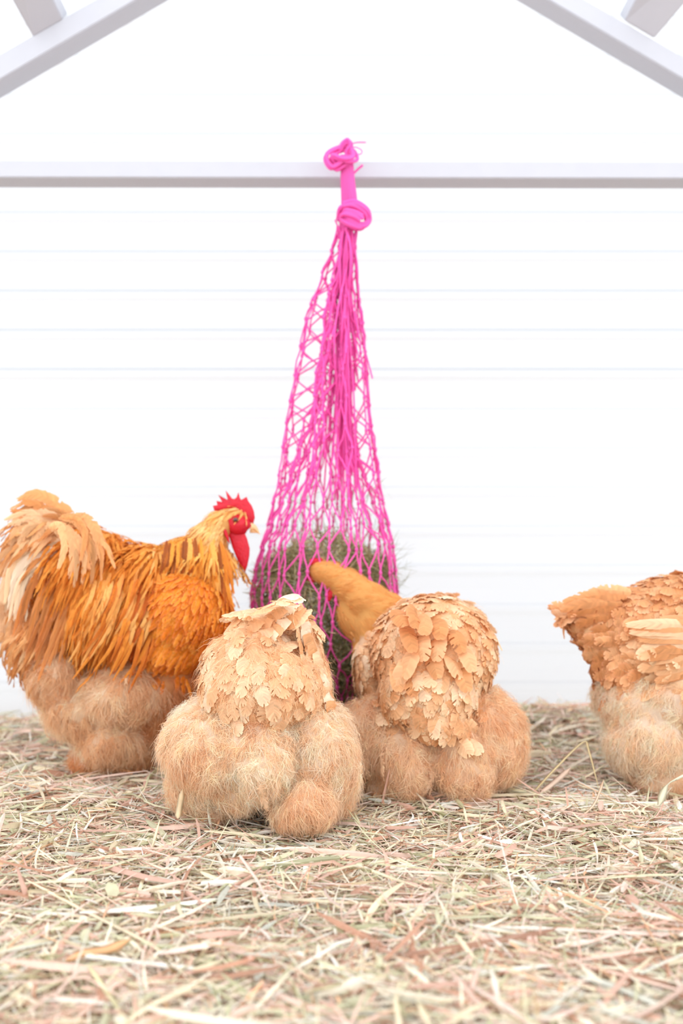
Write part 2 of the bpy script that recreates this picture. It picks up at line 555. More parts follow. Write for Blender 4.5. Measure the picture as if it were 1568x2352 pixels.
def ell(px, py, d, rx, ry, ryd, st, ang=0.0, k=0.95):
    s = d / F * k
    a = math.radians(ang)
    R = np.array([[math.cos(a), 0, math.sin(a)], [0, 1, 0], [-math.sin(a), 0, math.cos(a)]])   # columns: local axes (image-plane turn, clockwise)
    return dict(c=W(px, py, d), r=np.array([rx * s, ryd, ry * s]), R=R, st=st)


def body_mesh(ells, voxel=0.006, smooth=6):
    bm = bmesh.new()
    for e in ells:
        M = np.eye(4); M[:3, :3] = e['R'] @ np.diag(e['r']); M[:3, 3] = e['c']
        bmesh.ops.create_icosphere(bm, subdivisions=3, radius=1.0, matrix=Matrix(M.tolist()))
    me = bpy.data.meshes.new('tmp'); bm.to_mesh(me); bm.free()
    o = bpy.data.objects.new('tmp', me); SC.collection.objects.link(o)
    m = o.modifiers.new('r', 'REMESH'); m.mode = 'VOXEL'; m.voxel_size = voxel
    m = o.modifiers.new('s', 'SMOOTH'); m.factor = 0.6; m.iterations = smooth
    dg = bpy.context.evaluated_depsgraph_get(); dg.update()
    ev = o.evaluated_get(dg)
    out = bpy.data.meshes.new_from_object(ev)
    bpy.data.objects.remove(o, do_unlink=True); bpy.data.meshes.remove(me)
    out.calc_loop_triangles()
    V = np.empty(len(out.vertices) * 3, np.float32); out.vertices.foreach_get('co', V); V = V.reshape(-1, 3).astype(float)
    Tn = np.empty(len(out.loop_triangles) * 3, np.int32); out.loop_triangles.foreach_get('vertices', Tn); Tn = Tn.reshape(-1, 3)
    Nn = np.empty(len(out.vertices) * 3, np.float32); out.vertices.foreach_get('normal', Nn); Nn = Nn.reshape(-1, 3).astype(float)
    bpy.data.meshes.remove(out)
    return V, Tn, Nn


def nearest(ells, P):
    D = []
    for e in ells:
        q = ((P - e['c']) @ e['R']) / e['r']
        D.append((np.linalg.norm(q, axis=1) - 1) * e['r'].min())
    return np.stack(D, 1)


def scatter(V, Tn, Nn, ells, rng, ncand=26000):
    """spread points over the skin with the spacing each region asks for"""
    a, b, c = V[Tn[:, 0]], V[Tn[:, 1]], V[Tn[:, 2]]
    ar = np.linalg.norm(np.cross(b - a, c - a), axis=1)
    t = rng.choice(len(Tn), ncand, p=ar / ar.sum())
    u, v = rng.random(ncand), rng.random(ncand)
    f = u + v > 1; u[f], v[f] = 1 - u[f], 1 - v[f]
    w = 1 - u - v
    P = a[t] * w[:, None] + b[t] * u[:, None] + c[t] * v[:, None]
    N = unit(Nn[Tn[t, 0]] * w[:, None] + Nn[Tn[t, 1]] * u[:, None] + Nn[Tn[t, 2]] * v[:, None])
    D = nearest(ells, P)
    # where two kinds of plumage meet they mingle
    pr = np.exp(-(D - D.min(1, keepdims=True)) / 0.0045); pr /= pr.sum(1, keepdims=True)
    idx = (pr.cumsum(1) > rng.random((ncand, 1))).argmax(1)
    sp = np.array([e['st']['sp'] for e in ells])[idx]
    away = (N * unit(np.array([0, 0, HC]) - P)).sum(1) < -0.25
    sp = np.where(away, sp * 1.7, sp)
    keep = np.zeros(ncand, bool); SP = np.zeros((ncand, 3)); m = 0
    cell = {}
    g = sp.max()
    for i in range(ncand):
        p = P[i]; key = (int(p[0] // g), int(p[1] // g), int(p[2] // g))
        ok = True
        r2 = sp[i] ** 2
        for dx in (-1, 0, 1):
            for dy in (-1, 0, 1):
                for dz in (-1, 0, 1):
                    for j in cell.get((key[0] + dx, key[1] + dy, key[2] + dz), ()):
                        q = P[j]
                        if (q[0] - p[0]) ** 2 + (q[1] - p[1]) ** 2 + (q[2] - p[2]) ** 2 < r2:
                            ok = False; break
                    if not ok: break
                if not ok: break
            if not ok: break
        if ok:
            cell.setdefault(key, []).append(i); keep[i] = True
    return P[keep], N[keep], idx[keep], D[keep]


def style(part, kind, L, Wd, sp, cols, flow=(0, -0.7, -1), rad=0.0, **kw):
    """L, Wd, sp in millimetres"""
    return dict(part=part, kind=kind, L=L / 1000, W=Wd / 1000, sp=sp / 1000, cols=lin(cols), flow=np.array(flow, float), rad=rad, kw=kw)


def dress(root, ells, rng, skin_col, extra=None, voxel=0.006, skip=None):
    V, Tn, Nn = body_mesh(ells, voxel)
    cn = lin(skin_col) * np.ones((len(V), 3))
    Dv = nearest(ells, V).argmin(1)
    dny = np.array([e['st']['kind'] == 'down' and 'mat' not in e['st']['kw'] for e in ells])[Dv]
    big = np.array([e['r'].min() > 0.03 for e in ells])[Dv]
    amp = np.where(dny, 0.0075, np.where(big, 0.0015, 0.0))
    V = V + Nn * (amp * (vnoise(V, 70, int(rng.integers(1000))) + 0.6 * vnoise(V, 140, int(rng.integers(1000)))))[:, None]
    for i, e in enumerate(ells):
        cn[Dv == i] = e['st']['cols'][:3].mean(0)
    body = quad_mesh('body', V, Tn, M_DOWN, root, cn)
    P, N, idx, D = scatter(V, Tn, Nn, ells, rng)
    coat = Coat()
    # blend the flow between neighbouring masses
    wts = np.exp(-np.maximum(D - D.min(1, keepdims=True), 0) / 0.008)
    wts /= wts.sum(1, keepdims=True)
    flow = np.zeros_like(P)
    for i, e in enumerate(ells):
        f = np.broadcast_to(unit(e['st']['flow']), P.shape)
        if e['st']['rad']:
            f = f + e['st']['rad'] * unit((P - (e['c'] + np.array([0, -e['r'][1], 0.75 * e['r'][2]]))))
        flow += wts[:, i:i + 1] * f
    for i, st in enumerate({id(e['st']): e['st'] for e in ells}.values()):
        m = np.array([e['st'] is st for e in ells])[idx]
        if skip is not None: m &= ~skip(P)
        n = m.sum()
        if n == 0: continue
        p, nn, fl = P[m], N[m], flow[m]
        fl = fl + rng.normal(0, st['kw'].get('mess', 0.12), fl.shape)
        clump = np.stack([vnoise(p, 62, 21) + vnoise(p, 120, 24), vnoise(p, 62, 22), vnoise(p, 62, 23) + vnoise(p, 120, 25)], -1)
        fl = fl + clump * st['kw'].get('clump', 0.15)
        T = unit(fl - (fl * nn).sum(1, keepdims=True) * nn)
        ci = rng.random(n) * 0.6 + 0.4 * (0.5 + 0.5 * vnoise(p, 60, 31)) 
        cs = st['cols']; q = np.clip(ci, 0, 0.999) * (len(cs) - 1); q0 = q.astype(int); fr = (q - q0)[:, None]
        col = cs[q0] * (1 - fr) + cs[q0 + 1] * fr
        L = st['L'] * rng.uniform(0.75, 1.25, n); Wd = st['W'] * rng.uniform(0.8, 1.2, n)
        k = st['kind']; kw = st['kw']
        if k == 'vane':
            nt = unit(nn + rng.normal(0, 0.12, nn.shape)); T = unit(T - (T * nt).sum(1, keepdims=True) * nt)
            V_, Q_, c_ = plume(p + nn * 0.001, T, nt, L, Wd, kw.get('K', 20), col, kw.get('lift', 0.30), kw.get('curl', 0.20), 0.35,
                               kw.get('loose', 0.4), 0.05, kw.get('point', 0.0), rng, tipcol=np.clip(col * 1.14 + 0.10, 0, 1), split=kw.get('split', 0.1))
            coat.add(st['part'], V_, Q_, c_, M_FEATHER)
            if kw.get('under', 0):
                V_, Q_, c_ = tuft(p, T, nt, L * 0.85, np.clip(col * 1.12 + 0.02, 0, 1), kw['under'], 0.6, 0.1, 0.8, 0.35, 0.12, 0.0003, rng)
                coat.add(st['part'], V_, Q_, c_, M_FEATHER)
        elif k == 'hackle':
            V_, Q_, c_ = plume(p + nn * 0.002, T, nn, L, Wd, kw.get('K', 18), col, kw.get('lift', 0.22), kw.get('curl', 0.2), 0.3,
                               0.3, kw.get('droop', 0.1), 0.7, rng)
            coat.add(st['part'], V_, Q_, c_, M_FEATHER)
        elif k == 'down':
            V_, Q_, c_ = tuft(p - nn * 0.004, T, nn, L, col, kw.get('K', 42), kw.get('spread', 0.45), 0.0, kw.get('hi', 0.75), kw.get('curl', 0.40),
                               kw.get('grav', 0.12), kw.get('w0', 0.00030), rng)
            coat.add(st['part'], V_, Q_, c_, kw.get('mat', M_DOWN))
            if 'mat' not in kw:                  # a looser, paler second layer and a few wispy half-plumes break up the surface
                h = rng.random(n) < 0.8
                T2 = unit(T[h] + rng.normal(0, 0.55, T[h].shape)); T2 = unit(T2 - (T2 * nn[h]).sum(1, keepdims=True) * nn[h])
                V_, Q_, c_ = tuft(p[h] + nn[h] * 0.003, T2, nn[h], L[h] * 0.62, np.clip(col[h] * rng.uniform(0.94, 1.14, (h.sum(), 1)) + 0.03, 0, 1), 30,
                                  0.7, 0.0, 1.0, 0.55, 0.15, 0.00027, rng)
                coat.add(st['part'], V_, Q_, c_, M_DOWN)
                h = rng.random(n) < 0.012
                V_, Q_, c_ = plume(p[h] + nn[h] * 0.004, T2[:1].repeat(h.sum(), 0) * 0 + T[h], nn[h], L[h] * 0.85, Wd[h] * 0.8, 24, col[h], 0.45, 0.45, 0.3, 0.8, 0.15, 0.5,
                                   rng, split=0.55)
                coat.add(st['part'], V_, Q_, c_, M_DOWN)
    if extra: extra(coat, rng)
    coat.build(root)
    return body


def lone(coat, part, pts, w, colour, rng, K=34, point=0.25, face=(0, -1, 0.2), loose=0.2, mat=None):
    """one long feather following a curve of (px, py, d): barbs along a bent shaft"""
    C = spline([W(*p) for p in pts], 40)
    n = len(C)
    T = unit(np.gradient(C, axis=0))
    B = unit(np.cross(np.array(face, float), T)); Nn = np.cross(T, B)
    s = np.linspace(0.0, 1, n)
    K = max(K, 30); M = 4
    f = np.array([0.0, 0.36, 0.72, 1.0])
    a = np.linspace(0, 1, K); th = math.pi * (0.08 + 0.905 * a)
    Vs, cs = [], []
    base = lin(colour)
    crook = rng.normal(0, 0.06)
    for sd in (-1, 1):
        a2 = np.clip(0.5 - 0.5 * np.cos(th) + loose * rng.normal(0, 0.010, K), 0, 1)
        lat = w * (np.abs(np.sin(th)) ** 0.7 * (1 - point * a2) + 0.01) * (1 + loose * rng.normal(0, 0.09, K))
        A = a[:, None] * 0.97 * (1 - f ** 1.25) + a2[:, None] * f ** 1.25
        x = A * (n - 1); i0 = np.clip(x.astype(int), 0, n - 2); fr = (x - i0)[..., None]
        at = lambda Y: Y[i0] * (1 - fr) + Y[i0 + 1] * fr
        Lt = lat[:, None] * f ** 0.92
        Z = -0.28 * Lt * f + w * (0.10 * np.sin(A * 7 + crook * 40) * f + rng.normal(0, 0.035, (K, 1)) * f)
        Vs.append(at(C) + at(B) * (sd * Lt)[..., None] + at(Nn) * Z[..., None])
        cc = np.broadcast_to((base * (1 + rng.normal(0, 0.08, (K, 1))))[:, None], (K, M, 3)).copy()
        e = np.maximum(f[None] ** 4 * 0.8, np.clip((A - 0.88) * 5, 0, 0.8))[..., None]
        cs.append(cc * (1 - e) + np.clip(base * 1.10 + 0.05, 0, 1) * e)
    Q = vane_sheet(1, K, M, rng, 0.10 * loose)
    coat.add(part, np.array(Vs).reshape(-1, 3), Q, np.clip(np.array(cs), 0, 1).reshape(-1, 3), mat or M_FEATHER)


def plate(name, px, d, thick, mat, parent, dome=0.5):
    """a fleshy plate with an outline in the bird's side plane, thinner at the rim"""
    pts = np.array([W(x, y, d) for x, y in px])
    c = pts.mean(0)
    bm = bmesh.new()
    rings = []
    for f, t in ((1.0, 0.12), (0.9, 0.55), (0.6, 0.9), (0.0, 1.0)):
        for sgn in (-1, 1):
            if f == 0: ring = [bm.verts.new(Vector(c + np.array([0, sgn * thick * 0.5 * t, 0])))]
            else: ring = [bm.verts.new(Vector(c + (p - c) * f + np.array([0, sgn * thick * 0.5 * t, 0]))) for p in pts]
            rings.append(ring)
    n = len(pts)
    for a, b in ((0, 2), (2, 4), (1, 3), (3, 5)):
        for i in range(n): bm.faces.new((rings[a][i], rings[a][(i + 1) % n], rings[b][(i + 1) % n], rings[b][i]))
    for a, b in ((4, 6), (5, 7)):
        for i in range(n): bm.faces.new((rings[a][i], rings[a][(i + 1) % n], rings[b][0]))
    for i in range(n): bm.faces.new((rings[0][i], rings[0][(i + 1) % n], rings[1][(i + 1) % n], rings[1][i]))
    return bm_obj(name, bm, mat, parent)


def blob(name, c, r, mat, parent, rot=None, power=None, sub=3):
    bm = bmesh.new()
    M = Matrix.Translation(Vector(c)) @ (rot if rot is not None else Matrix.Identity(4)) @ Matrix.Diagonal(Vector((*r, 1)))
    bmesh.ops.create_icosphere(bm, subdivisions=sub, radius=1.0, matrix=M)
    return bm_obj(name, bm, mat, parent)


def foot(root, c, yaw=0.0, size=0.045, mat=None):
    """three toes forward, one back, each with a claw"""
    c = np.asarray(c, float)
    paths, rad, cl, clr = [], [], [], []
    paths.append(spline([c + (0, 0, 0.07), c + (0, 0, 0.03), c + (0, 0, 0.008)], 8)); rad.append(0.006)
    for a, L in ((-0.5, 0.9), (0, 1.1), (0.5, 0.9), (math.pi, 0.55)):
        d = np.array([math.sin(yaw + a), math.cos(yaw + a), 0.0]) * size * L
        P = spline([c + (0, 0, 0.010), c + d * 0.5 + (0, 0, 0.009), c + d + (0, 0, 0.004)], 8)
        paths.append(P); rad.append(np.linspace(0.0055, 0.0036, len(P)))
        Q = spline([c + d + (0, 0, 0.004), c + d * 1.18 + (0, 0, 0.004), c + d * 1.3 + (0, 0, -0.002)], 6)
        cl.append(Q); clr.append(np.linspace(0.003, 0.0004, len(Q)))
    V, Q = tube_arrays(paths, rad, 8)
    f = quad_mesh('foot', V, Q, M_FOOT, root)
    for c1, r1 in zip(cl, clr):
        V, Q = tube_arrays([c1], [r1], 6)
        k = quad_mesh('claw', V - np.array(root.matrix_world.translation), Q, M_CLAW); k.parent = f


def eye(root, c, r, side=-1):
    o = blob('eye', c, (r, r * 0.7, r), M_EYE, root)
    me_c = np.array(c) + np.array([0, side * r * 0.55, 0]) - np.array(root.matrix_world.translation)
    bm = bmesh.new()
    bmesh.ops.create_icosphere(bm, subdivisions=2, radius=r * 0.5, matrix=Matrix.Translation(Vector(me_c)) @ Matrix.Diagonal(Vector((1, 0.6, 1, 1))))
    p = bm_obj('pupil', bm, M_PUPIL); p.parent = o


def beak(root, base, tip, r, drop=0.3):
    base, tip = np.asarray(base, float), np.asarray(tip, float)
    ax = tip - base
    P = spline([base, base + ax * 0.45 + (0, 0, r * 0.25), tip + (0, 0, -r * drop)], 12)
    V, Q = tube_arrays([P], [r * np.clip(1 - np.linspace(0, 1, len(P)) ** 1.5, 0.04, 1)], 10)
    V2, Q2 = tube_arrays([spline([base - (0, 0, r * 0.7), base + ax * 0.4 - (0, 0, r * 0.55), base + ax * 0.78 - (0, 0, r * 0.4)], 8)],
                         [r * 0.55 * np.linspace(1, 0.1, 8 if False else len(spline([base, base + ax, tip], 8)))], 8)
    quad_mesh('beak', np.vstack([V, V2]), np.vstack([Q, Q2 + len(V)]), M_BEAK, root)


# palettes (feather colours, light to dark)
BUFF = [(254, 230, 202), (249, 209, 168), (241, 191, 143), (232, 174, 122), (220, 156, 102)]
BUFF_DOWN = [(255, 247, 234), (254, 232, 208), (250, 216, 182), (244, 202, 160), (235, 184, 138)]
BUFF_DEEP = [(247, 203, 156), (238, 182, 130), (225, 161, 107), (208, 140, 86)]
NECK = [(252, 208, 138), (247, 188, 110), (233, 164, 84), (249, 196, 120)]
ORANGE = [(252, 176, 78), (244, 152, 46), (232, 132, 32), (206, 104, 26)]
ORANGE_SADDLE = [(252, 190, 110), (246, 166, 72), (230, 140, 48), (200, 106, 36)]
RTAIL = [(246, 204, 156), (236, 176, 116), (222, 150, 88), (200, 122, 64)]
RDOWN = [(253, 240, 222), (248, 216, 180), (236, 192, 146), (218, 164, 116)]
HACKLE = [(252, 212, 138), (248, 188, 96), (236, 156, 56), (208, 122, 38)]


# ------------------------------------------------------------------ front hen, seen from behind
def hen_front():
    rng = np.random.default_rng(101)
    root = empty('hen', (W(610, 1900, 1.62)[0], 1.62, 0.0))
    tag(root, 'fluffy buff hen nearest the lens seen from behind with an upright open tail', 'chicken', 'buff hens feeding on the hay')
    dn = style('fluff', 'down', 36, 9, 6.8, BUFF_DOWN, (0, -0.3, -1), 0.4, mess=0.34, clump=0.7)
    dn2 = style('fluff', 'down', 30, 9, 7.5, BUFF_DOWN[1:], (0, -0.2, -1), 0.5, mess=0.22, clump=0.55)
    rp = style('rump_feathers', 'vane', 34, 11, 8.5, BUFF_DOWN[1:] + BUFF[2:4], (0.1, -0.5, -1), 0.25, loose=0.35, lift=0.42, curl=0.46, mess=0.4, clump=0.6, K=28, under=34, split=0.12)
    tl = style('tail', 'vane', 34, 10, 8, BUFF[:4], (-0.4, -0.5, -0.8), 0.0, loose=0.3, lift=0.1, mess=0.15)
    bk = style('back_feathers', 'vane', 34, 12, 10, BUFF, (-0.1, -0.8, -0.2), 0.0)
    hol = style('tail', 'down', 26, 9, 8, [(214, 160, 116), (200, 140, 96), (186, 126, 84)], (0.1, -0.6, -0.8), 0.0, mess=0.4)  # browner down colour paints the shade inside the tail hollow
    E = [
ell(500, 1718, 1.585, 124, 116, 0.085, dn, 6), ell(556, 1712, 1.572, 80, 100, 0.075, dn), ell(470, 1790, 1.60, 86, 80, 0.07, dn), ell(606, 1735, 1.565, 92, 100, 0.080, dn),
        ell(735, 1722, 1.600, 84, 122, 0.085, dn, -8), ell(765, 1790, 1.62, 55, 90, 0.06, dn), ell(550, 1800, 1.575, 90, 62, 0.06, dn),
        ell(695, 1845, 1.545, 86, 68, 0.055, dn2, -14), ell(492, 1850, 1.61, 80, 50, 0.055, dn2),
        ell(640, 1700, 1.68, 150, 130, 0.13, dn),
        ell(602, 1575, 1.585, 142, 108, 0.075, rp), ell(575, 1515, 1.600, 108, 78, 0.06, rp, -20), ell(700, 1560, 1.62, 55, 110, 0.05, rp, -10),
ell(580, 1450, 1.625, 52, 56, 0.040, tl, -30), ell(718, 1500, 1.63, 22, 92, 0.045, tl, -10), ell(640, 1404, 1.66, 54, 16, 0.04, tl, -14),
        ell(655, 1480, 1.71, 60, 80, 0.05, hol),
        ell(625, 1560, 1.74, 120, 130, 0.12, bk), ell(620, 1620, 1.88, 80, 90, 0.09, bk),
    ]

    def extra(coat, r):
        # the raised tail: feathers drape from the crest down the left flank, the right flank hangs straight, a hollow between
        arch = spline([(478, 1560), (500, 1500), (535, 1445), (580, 1410), (625, 1385), (665, 1368), (695, 1372)], 30)
        for rep in range(2):
            for i in range(2, len(arch) - 3, 2):
                p = arch[i]; q = arch[max(0, i - 7)]
                inx, iny = (14 + 20 * rep) * 0.7, (20 + 18 * rep)
                p = p + r.normal(0, 5, 2) + (inx, iny); q = q + r.normal(0, 7, 2) + (inx * 1.2, iny * 1.3 + 8)
                m = (p + q) / 2 + (-4, -6)
                lone(coat, 'tail', [(p[0], p[1], 1.60 - 0.008 * rep), (m[0], m[1], 1.575 - 0.014 * rep), (q[0], q[1], 1.575 - 0.012 * rep)], 0.0125,
                     BUFF[r.integers(0, 4)], r, K=30, point=0.0, face=(-0.5, -0.8, 0.5), loose=0.5)
        for i in range(16):
            y = 1385 + i * 13; x = 692 + 0.30 * (y - 1385) + r.normal(0, 5)
            lone(coat, 'tail', [(x, y, 1.60), (x + 9, y + 34, 1.572), (x + 8, y + 72, 1.575)], 0.0105, BUFF[r.integers(0, 4)], r, K=28, point=0.0,
                 face=(0.75, -0.7, 0.1), loose=0.5)
        for i in range(5):                       # inner edge of the hollow
            y = 1392 + i * 26; x = 676 + i * 5
            lone(coat, 'tail', [(x, y, 1.60), (x + 6, y + 30, 1.565), (x + 10, y + 62, 1.56)], 0.009, BUFF[1 + i % 3], r, K=26, point=0.1, face=(0.95, -0.3, 0.1), loose=0.4)
        for x0, y0, x1, y1, c in ((600, 1398, 668, 1385, 1), (560, 1420, 630, 1400, 2), (625, 1384, 699, 1380, 0), (640, 1378, 688, 1372, 0)):
            lone(coat, 'tail', [(x0, y0, 1.58), ((x0 + x1) / 2, (y0 + y1) / 2 - 10, 1.55), (x1, y1, 1.53)], 0.0115, BUFF[c], r, K=30, point=0.0, face=(0.1, -0.45, 1), loose=0.5)
    dress(root, E, rng, (230, 180, 130), extra)
    foot(root, (W(655, 1900, 1.57)[0], 1.575, 0.0), 0.1)
    foot(root, (W(545, 1880, 1.60)[0], 1.61, 0.0), -0.1)


# ------------------------------------------------------------------ second hen, rear view, neck stretched to the net
def hen_second():
    rng = np.random.default_rng(202)
    root = empty('hen', (W(1000, 1850, 1.80)[0], 1.80, 0.0))
    tag(root, 'round buff hen seen from behind, neck stretched left to peck the pink net', 'chicken', 'buff hens feeding on the hay')
    dn = style('fluff', 'down', 36, 9, 8, BUFF_DOWN[1:], (0, -0.3, -1), 0.4, mess=0.34, clump=0.7)
    dn2 = style('fluff', 'down', 30, 9, 8, BUFF_DOWN[1:], (0, -0.2, -1), 0.5, mess=0.22, clump=0.55)
    bk = style('back_feathers', 'vane', 30, 11, 8.2, BUFF, (0, -0.9, -1), 0.1, loose=0.3, lift=0.34, curl=0.26, mess=0.25, clump=0.35, K=22, under=6)
    sh = style('wing', 'vane', 26, 9, 9, BUFF[:4], (0.3, -0.8, -0.6), 0.0, lift=0.1, curl=0.1, loose=0.3)
    nk = style('neck_feathers', 'down', 17, 4.2, 4.6, NECK, (0.85, -0.25, 0.25), 0.0, hi=0.22, spread=0.22, curl=0.1, grav=0.03, w0=0.00042, K=26, mess=0.05, clump=0.06, mat=M_FEATHER)
    nk2 = style('neck_feathers', 'down', 20, 4.6, 5.0, NECK, (0.40, -0.3, -0.8), 0.0, hi=0.24, spread=0.24, curl=0.1, grav=0.05, w0=0.00045, K=26, mess=0.06, clump=0.08, mat=M_FEATHER)
    E = [
        ell(995, 1500, 1.78, 146, 134, 0.10, bk), ell(985, 1580, 1.74, 118, 110, 0.08, bk), ell(1002, 1638, 1.715, 84, 58, 0.055, bk),
        ell(1010, 1480, 1.90, 125, 110, 0.10, bk),
        ell(846, 1555, 1.86, 34, 95, 0.06, sh, -8),
        ell(856, 1700, 1.77, 82, 100, 0.07, dn), ell(1120, 1695, 1.77, 92, 112, 0.08, dn, -12), ell(935, 1745, 1.725, 75, 92, 0.06, dn),
        ell(1062, 1745, 1.725, 80, 92, 0.06, dn), ell(1000, 1700, 1.85, 150, 110, 0.13, dn),
        ell(905, 1812, 1.74, 62, 42, 0.05, dn2), ell(1065, 1812, 1.74, 72, 44, 0.05, dn2), ell(985, 1640, 1.98, 90, 110, 0.09, dn),
        ell(868, 1500, 1.92, 62, 95, 0.055, nk2, -8), ell(862, 1440, 1.93, 66, 64, 0.055, nk2, -20), ell(880, 1400, 1.93, 60, 46, 0.05, nk, 20),
        ell(836, 1378, 1.935, 60, 50, 0.045, nk, 28), ell(798, 1345, 1.94, 56, 42, 0.038, nk, 26), ell(763, 1322, 1.94, 46, 34, 0.030, nk, 22),
        ell(738, 1312, 1.94, 30, 29, 0.024, nk, 10), ell(812, 1425, 1.935, 36, 60, 0.035, nk2, -32),
    ]

    def extra(coat, r):
        # main tail feathers parting over the rump
        rows = [(905, 1400, 930, 1440), (950, 1392, 955, 1445), (975, 1410, 975, 1460), (1005, 1420, 1012, 1470), (930, 1430, 950, 1500),
                (965, 1450, 972, 1520), (1040, 1440, 1062, 1500), (1010, 1450, 1000, 1520), (1062, 1470, 1085, 1545), (960, 1470, 925, 1560),
                (955, 1500, 905, 1580), (985, 1490, 1005, 1560), (1020, 1490, 1060, 1560), (1050, 1520, 1075, 1590), (915, 1520, 915, 1590),
                (940, 1540, 950, 1600)]
        for i, (x, y, x2, y2) in enumerate(rows):
            lone(coat, 'tail', [(x, y, 1.70), ((x + x2) / 2, (y + y2) / 2 - 6, 1.665), (x2, y2, 1.655)], 0.0135, BUFF[r.integers(2, 5)], r, K=18,
                 point=0.0, face=(r.normal(0, .35), -1, 0.5), loose=0.4)
    dress(root, E, rng, (226, 176, 124), extra)
    foot(root, (W(915, 1850, 1.75)[0], 1.76, 0.0), 0.1)
    foot(root, (W(1065, 1850, 1.75)[0], 1.76, 0.0), -0.1)
    plate('comb', [(710, 1290), (712, 1283), (718, 1286), (722, 1280), (730, 1283), (738, 1281), (742, 1288), (730, 1296), (714, 1298)], 1.935, 0.008, M_COMB, root)
    blob('wattle', W(757, 1366, 1.925), (0.006, 0.004, 0.013), M_COMB, root, Matrix.Rotation(math.radians(20), 4, 'Y'))
    blob('face', W(716, 1328, 1.950), (0.009, 0.014, 0.012), M_COMB, root)
    beak(root, W(712, 1330, 1.965), W(700, 1342, 1.992), 0.008)
    eye(root, W(709, 1322, 1.942), 0.0042)


# ------------------------------------------------------------------ hen cropped by the right edge
def hen_right():
    rng = np.random.default_rng(303)
    root = empty('hen', (W(1600, 1820, 1.80)[0], 1.80, 0.0))
    tag(root, 'buff hen cropped by the right edge standing side on with its tail to the left', 'chicken', 'buff hens feeding on the hay')
    dn = style('fluff', 'down', 38, 10, 9, BUFF_DOWN[:4], (-0.2, -0.2, -1), 0.35, mess=0.34, clump=0.7)
    dn2 = style('fluff', 'down', 32, 9, 9, BUFF_DOWN[1:], (0, -0.2, -1), 0.4, mess=0.22, clump=0.55)
    bk = style('back_feathers', 'vane', 30, 11, 9, BUFF_DEEP + BUFF_DEEP[:1], (-1, -0.2, -0.35), 0.0, lift=0.34, curl=0.2, mess=0.3, clump=0.4)
    tl = style('tail', 'vane', 38, 10, 8, BUFF_DEEP[:3] + BUFF[:1], (-1, -0.1, 0.05), 0.0, lift=0.12, mess=0.2)
    wg = style('wing', 'vane', 42, 11, 9, BUFF[1:4], (-1, -0.1, -0.02), 0.0, lift=0.16, curl=0.1, mess=0.12, clump=0.15, K=16)
    nk = style('neck_feathers', 'vane', 20, 5.5, 7, NECK, (-0.5, -0.2, -1), 0.0, lift=0.1, K=8)
    E = [
ell(1560, 1440, 1.85, 140, 122, 0.10, bk), ell(1465, 1430, 1.85, 100, 82, 0.08, bk, -24), ell(1390, 1420, 1.85, 78, 44, 0.05, tl, -24),
        ell(1340, 1402, 1.85, 52, 20, 0.03, tl, -22), ell(1405, 1475, 1.85, 72, 60, 0.06, bk, 30), ell(1700, 1440, 1.87, 150, 140, 0.11, bk),
        ell(1440, 1535, 1.84, 76, 66, 0.07, bk, 30), ell(1560, 1510, 1.79, 120, 62, 0.045, wg, 14), ell(1660, 1510, 1.79, 130, 80, 0.05, wg),
        ell(1448, 1600, 1.84, 78, 78, 0.08, dn), ell(1500, 1700, 1.81, 112, 96, 0.08, dn), ell(1600, 1640, 1.83, 130, 110, 0.09, dn),
        ell(1545, 1600, 1.80, 85, 60, 0.07, dn),
        ell(1520, 1785, 1.79, 72, 48, 0.05, dn2), ell(1700, 1640, 1.86, 130, 120, 0.10, dn), ell(1660, 1780, 1.80, 80, 60, 0.06, dn2),
        ell(1830, 1340, 1.87, 70, 110, 0.06, nk, 25), ell(1880, 1240, 1.87, 50, 70, 0.042, nk, 20), ell(1905, 1180, 1.87, 36, 34, 0.026, nk),
    ]

    def extra(coat, r):
        for i in range(34):                      # flight feathers of the folded wing, tips to the left
            u = (i % 17) / 16.0; k = i // 17
            y0 = 1440 + 130 * u; x0 = 1620 + r.normal(0, 10) + 60 * k
            x1 = 1440 + 95 * u + 70 * k + r.normal(0, 6); y1 = 1428 + 190 * u + r.normal(0, 4)
            lone(coat, 'wing', [(x0, y0, 1.745), ((x0 + x1) / 2, (y0 + y1) / 2 - 5, 1.735 - .004 * k), (x1, y1, 1.755)], 0.0095,
                 BUFF[r.integers(1, 5)], r, K=34, point=0.1, face=(0, -1, 0.35), loose=0.4)
        for (x, y, x2, y2) in [(1440, 1370, 1290, 1385), (1430, 1385, 1284, 1402), (1420, 1400, 1300, 1415), (1410, 1415, 1320, 1440), (1420, 1440, 1335, 1475),
                               (1450, 1360, 1330, 1372)]:
            lone(coat, 'tail', [(x, y, 1.80), ((x + x2) / 2, (y + y2) / 2 - 10, 1.80), (x2, y2, 1.82)], 0.0105, BUFF_DEEP[r.integers(1, 4)], r, K=30, point=0.1,
                 face=(0, -1, 0.1), loose=0.9)
    dress(root, E, rng, (226, 176, 124), extra)
    foot(root, (W(1530, 1830, 1.79)[0], 1.80, 0.0), 1.4)
    foot(root, (W(1650, 1830, 1.82)[0], 1.84, 0.0), 1.4)
    plate('comb', [(1885, 1150), (1890, 1125), (1900, 1138), (1910, 1118), (1918, 1138), (1930, 1128), (1930, 1155), (1910, 1165)], 1.87, 0.008, M_COMB, root)
    blob('wattle', W(1925, 1215, 1.865), (0.006, 0.008, 0.016), M_COMB, root)
    beak(root, W(1936, 1182, 1.87), W(1962, 1190, 1.87), 0.009)
    eye(root, W(1915, 1175, 1.843), 0.005)


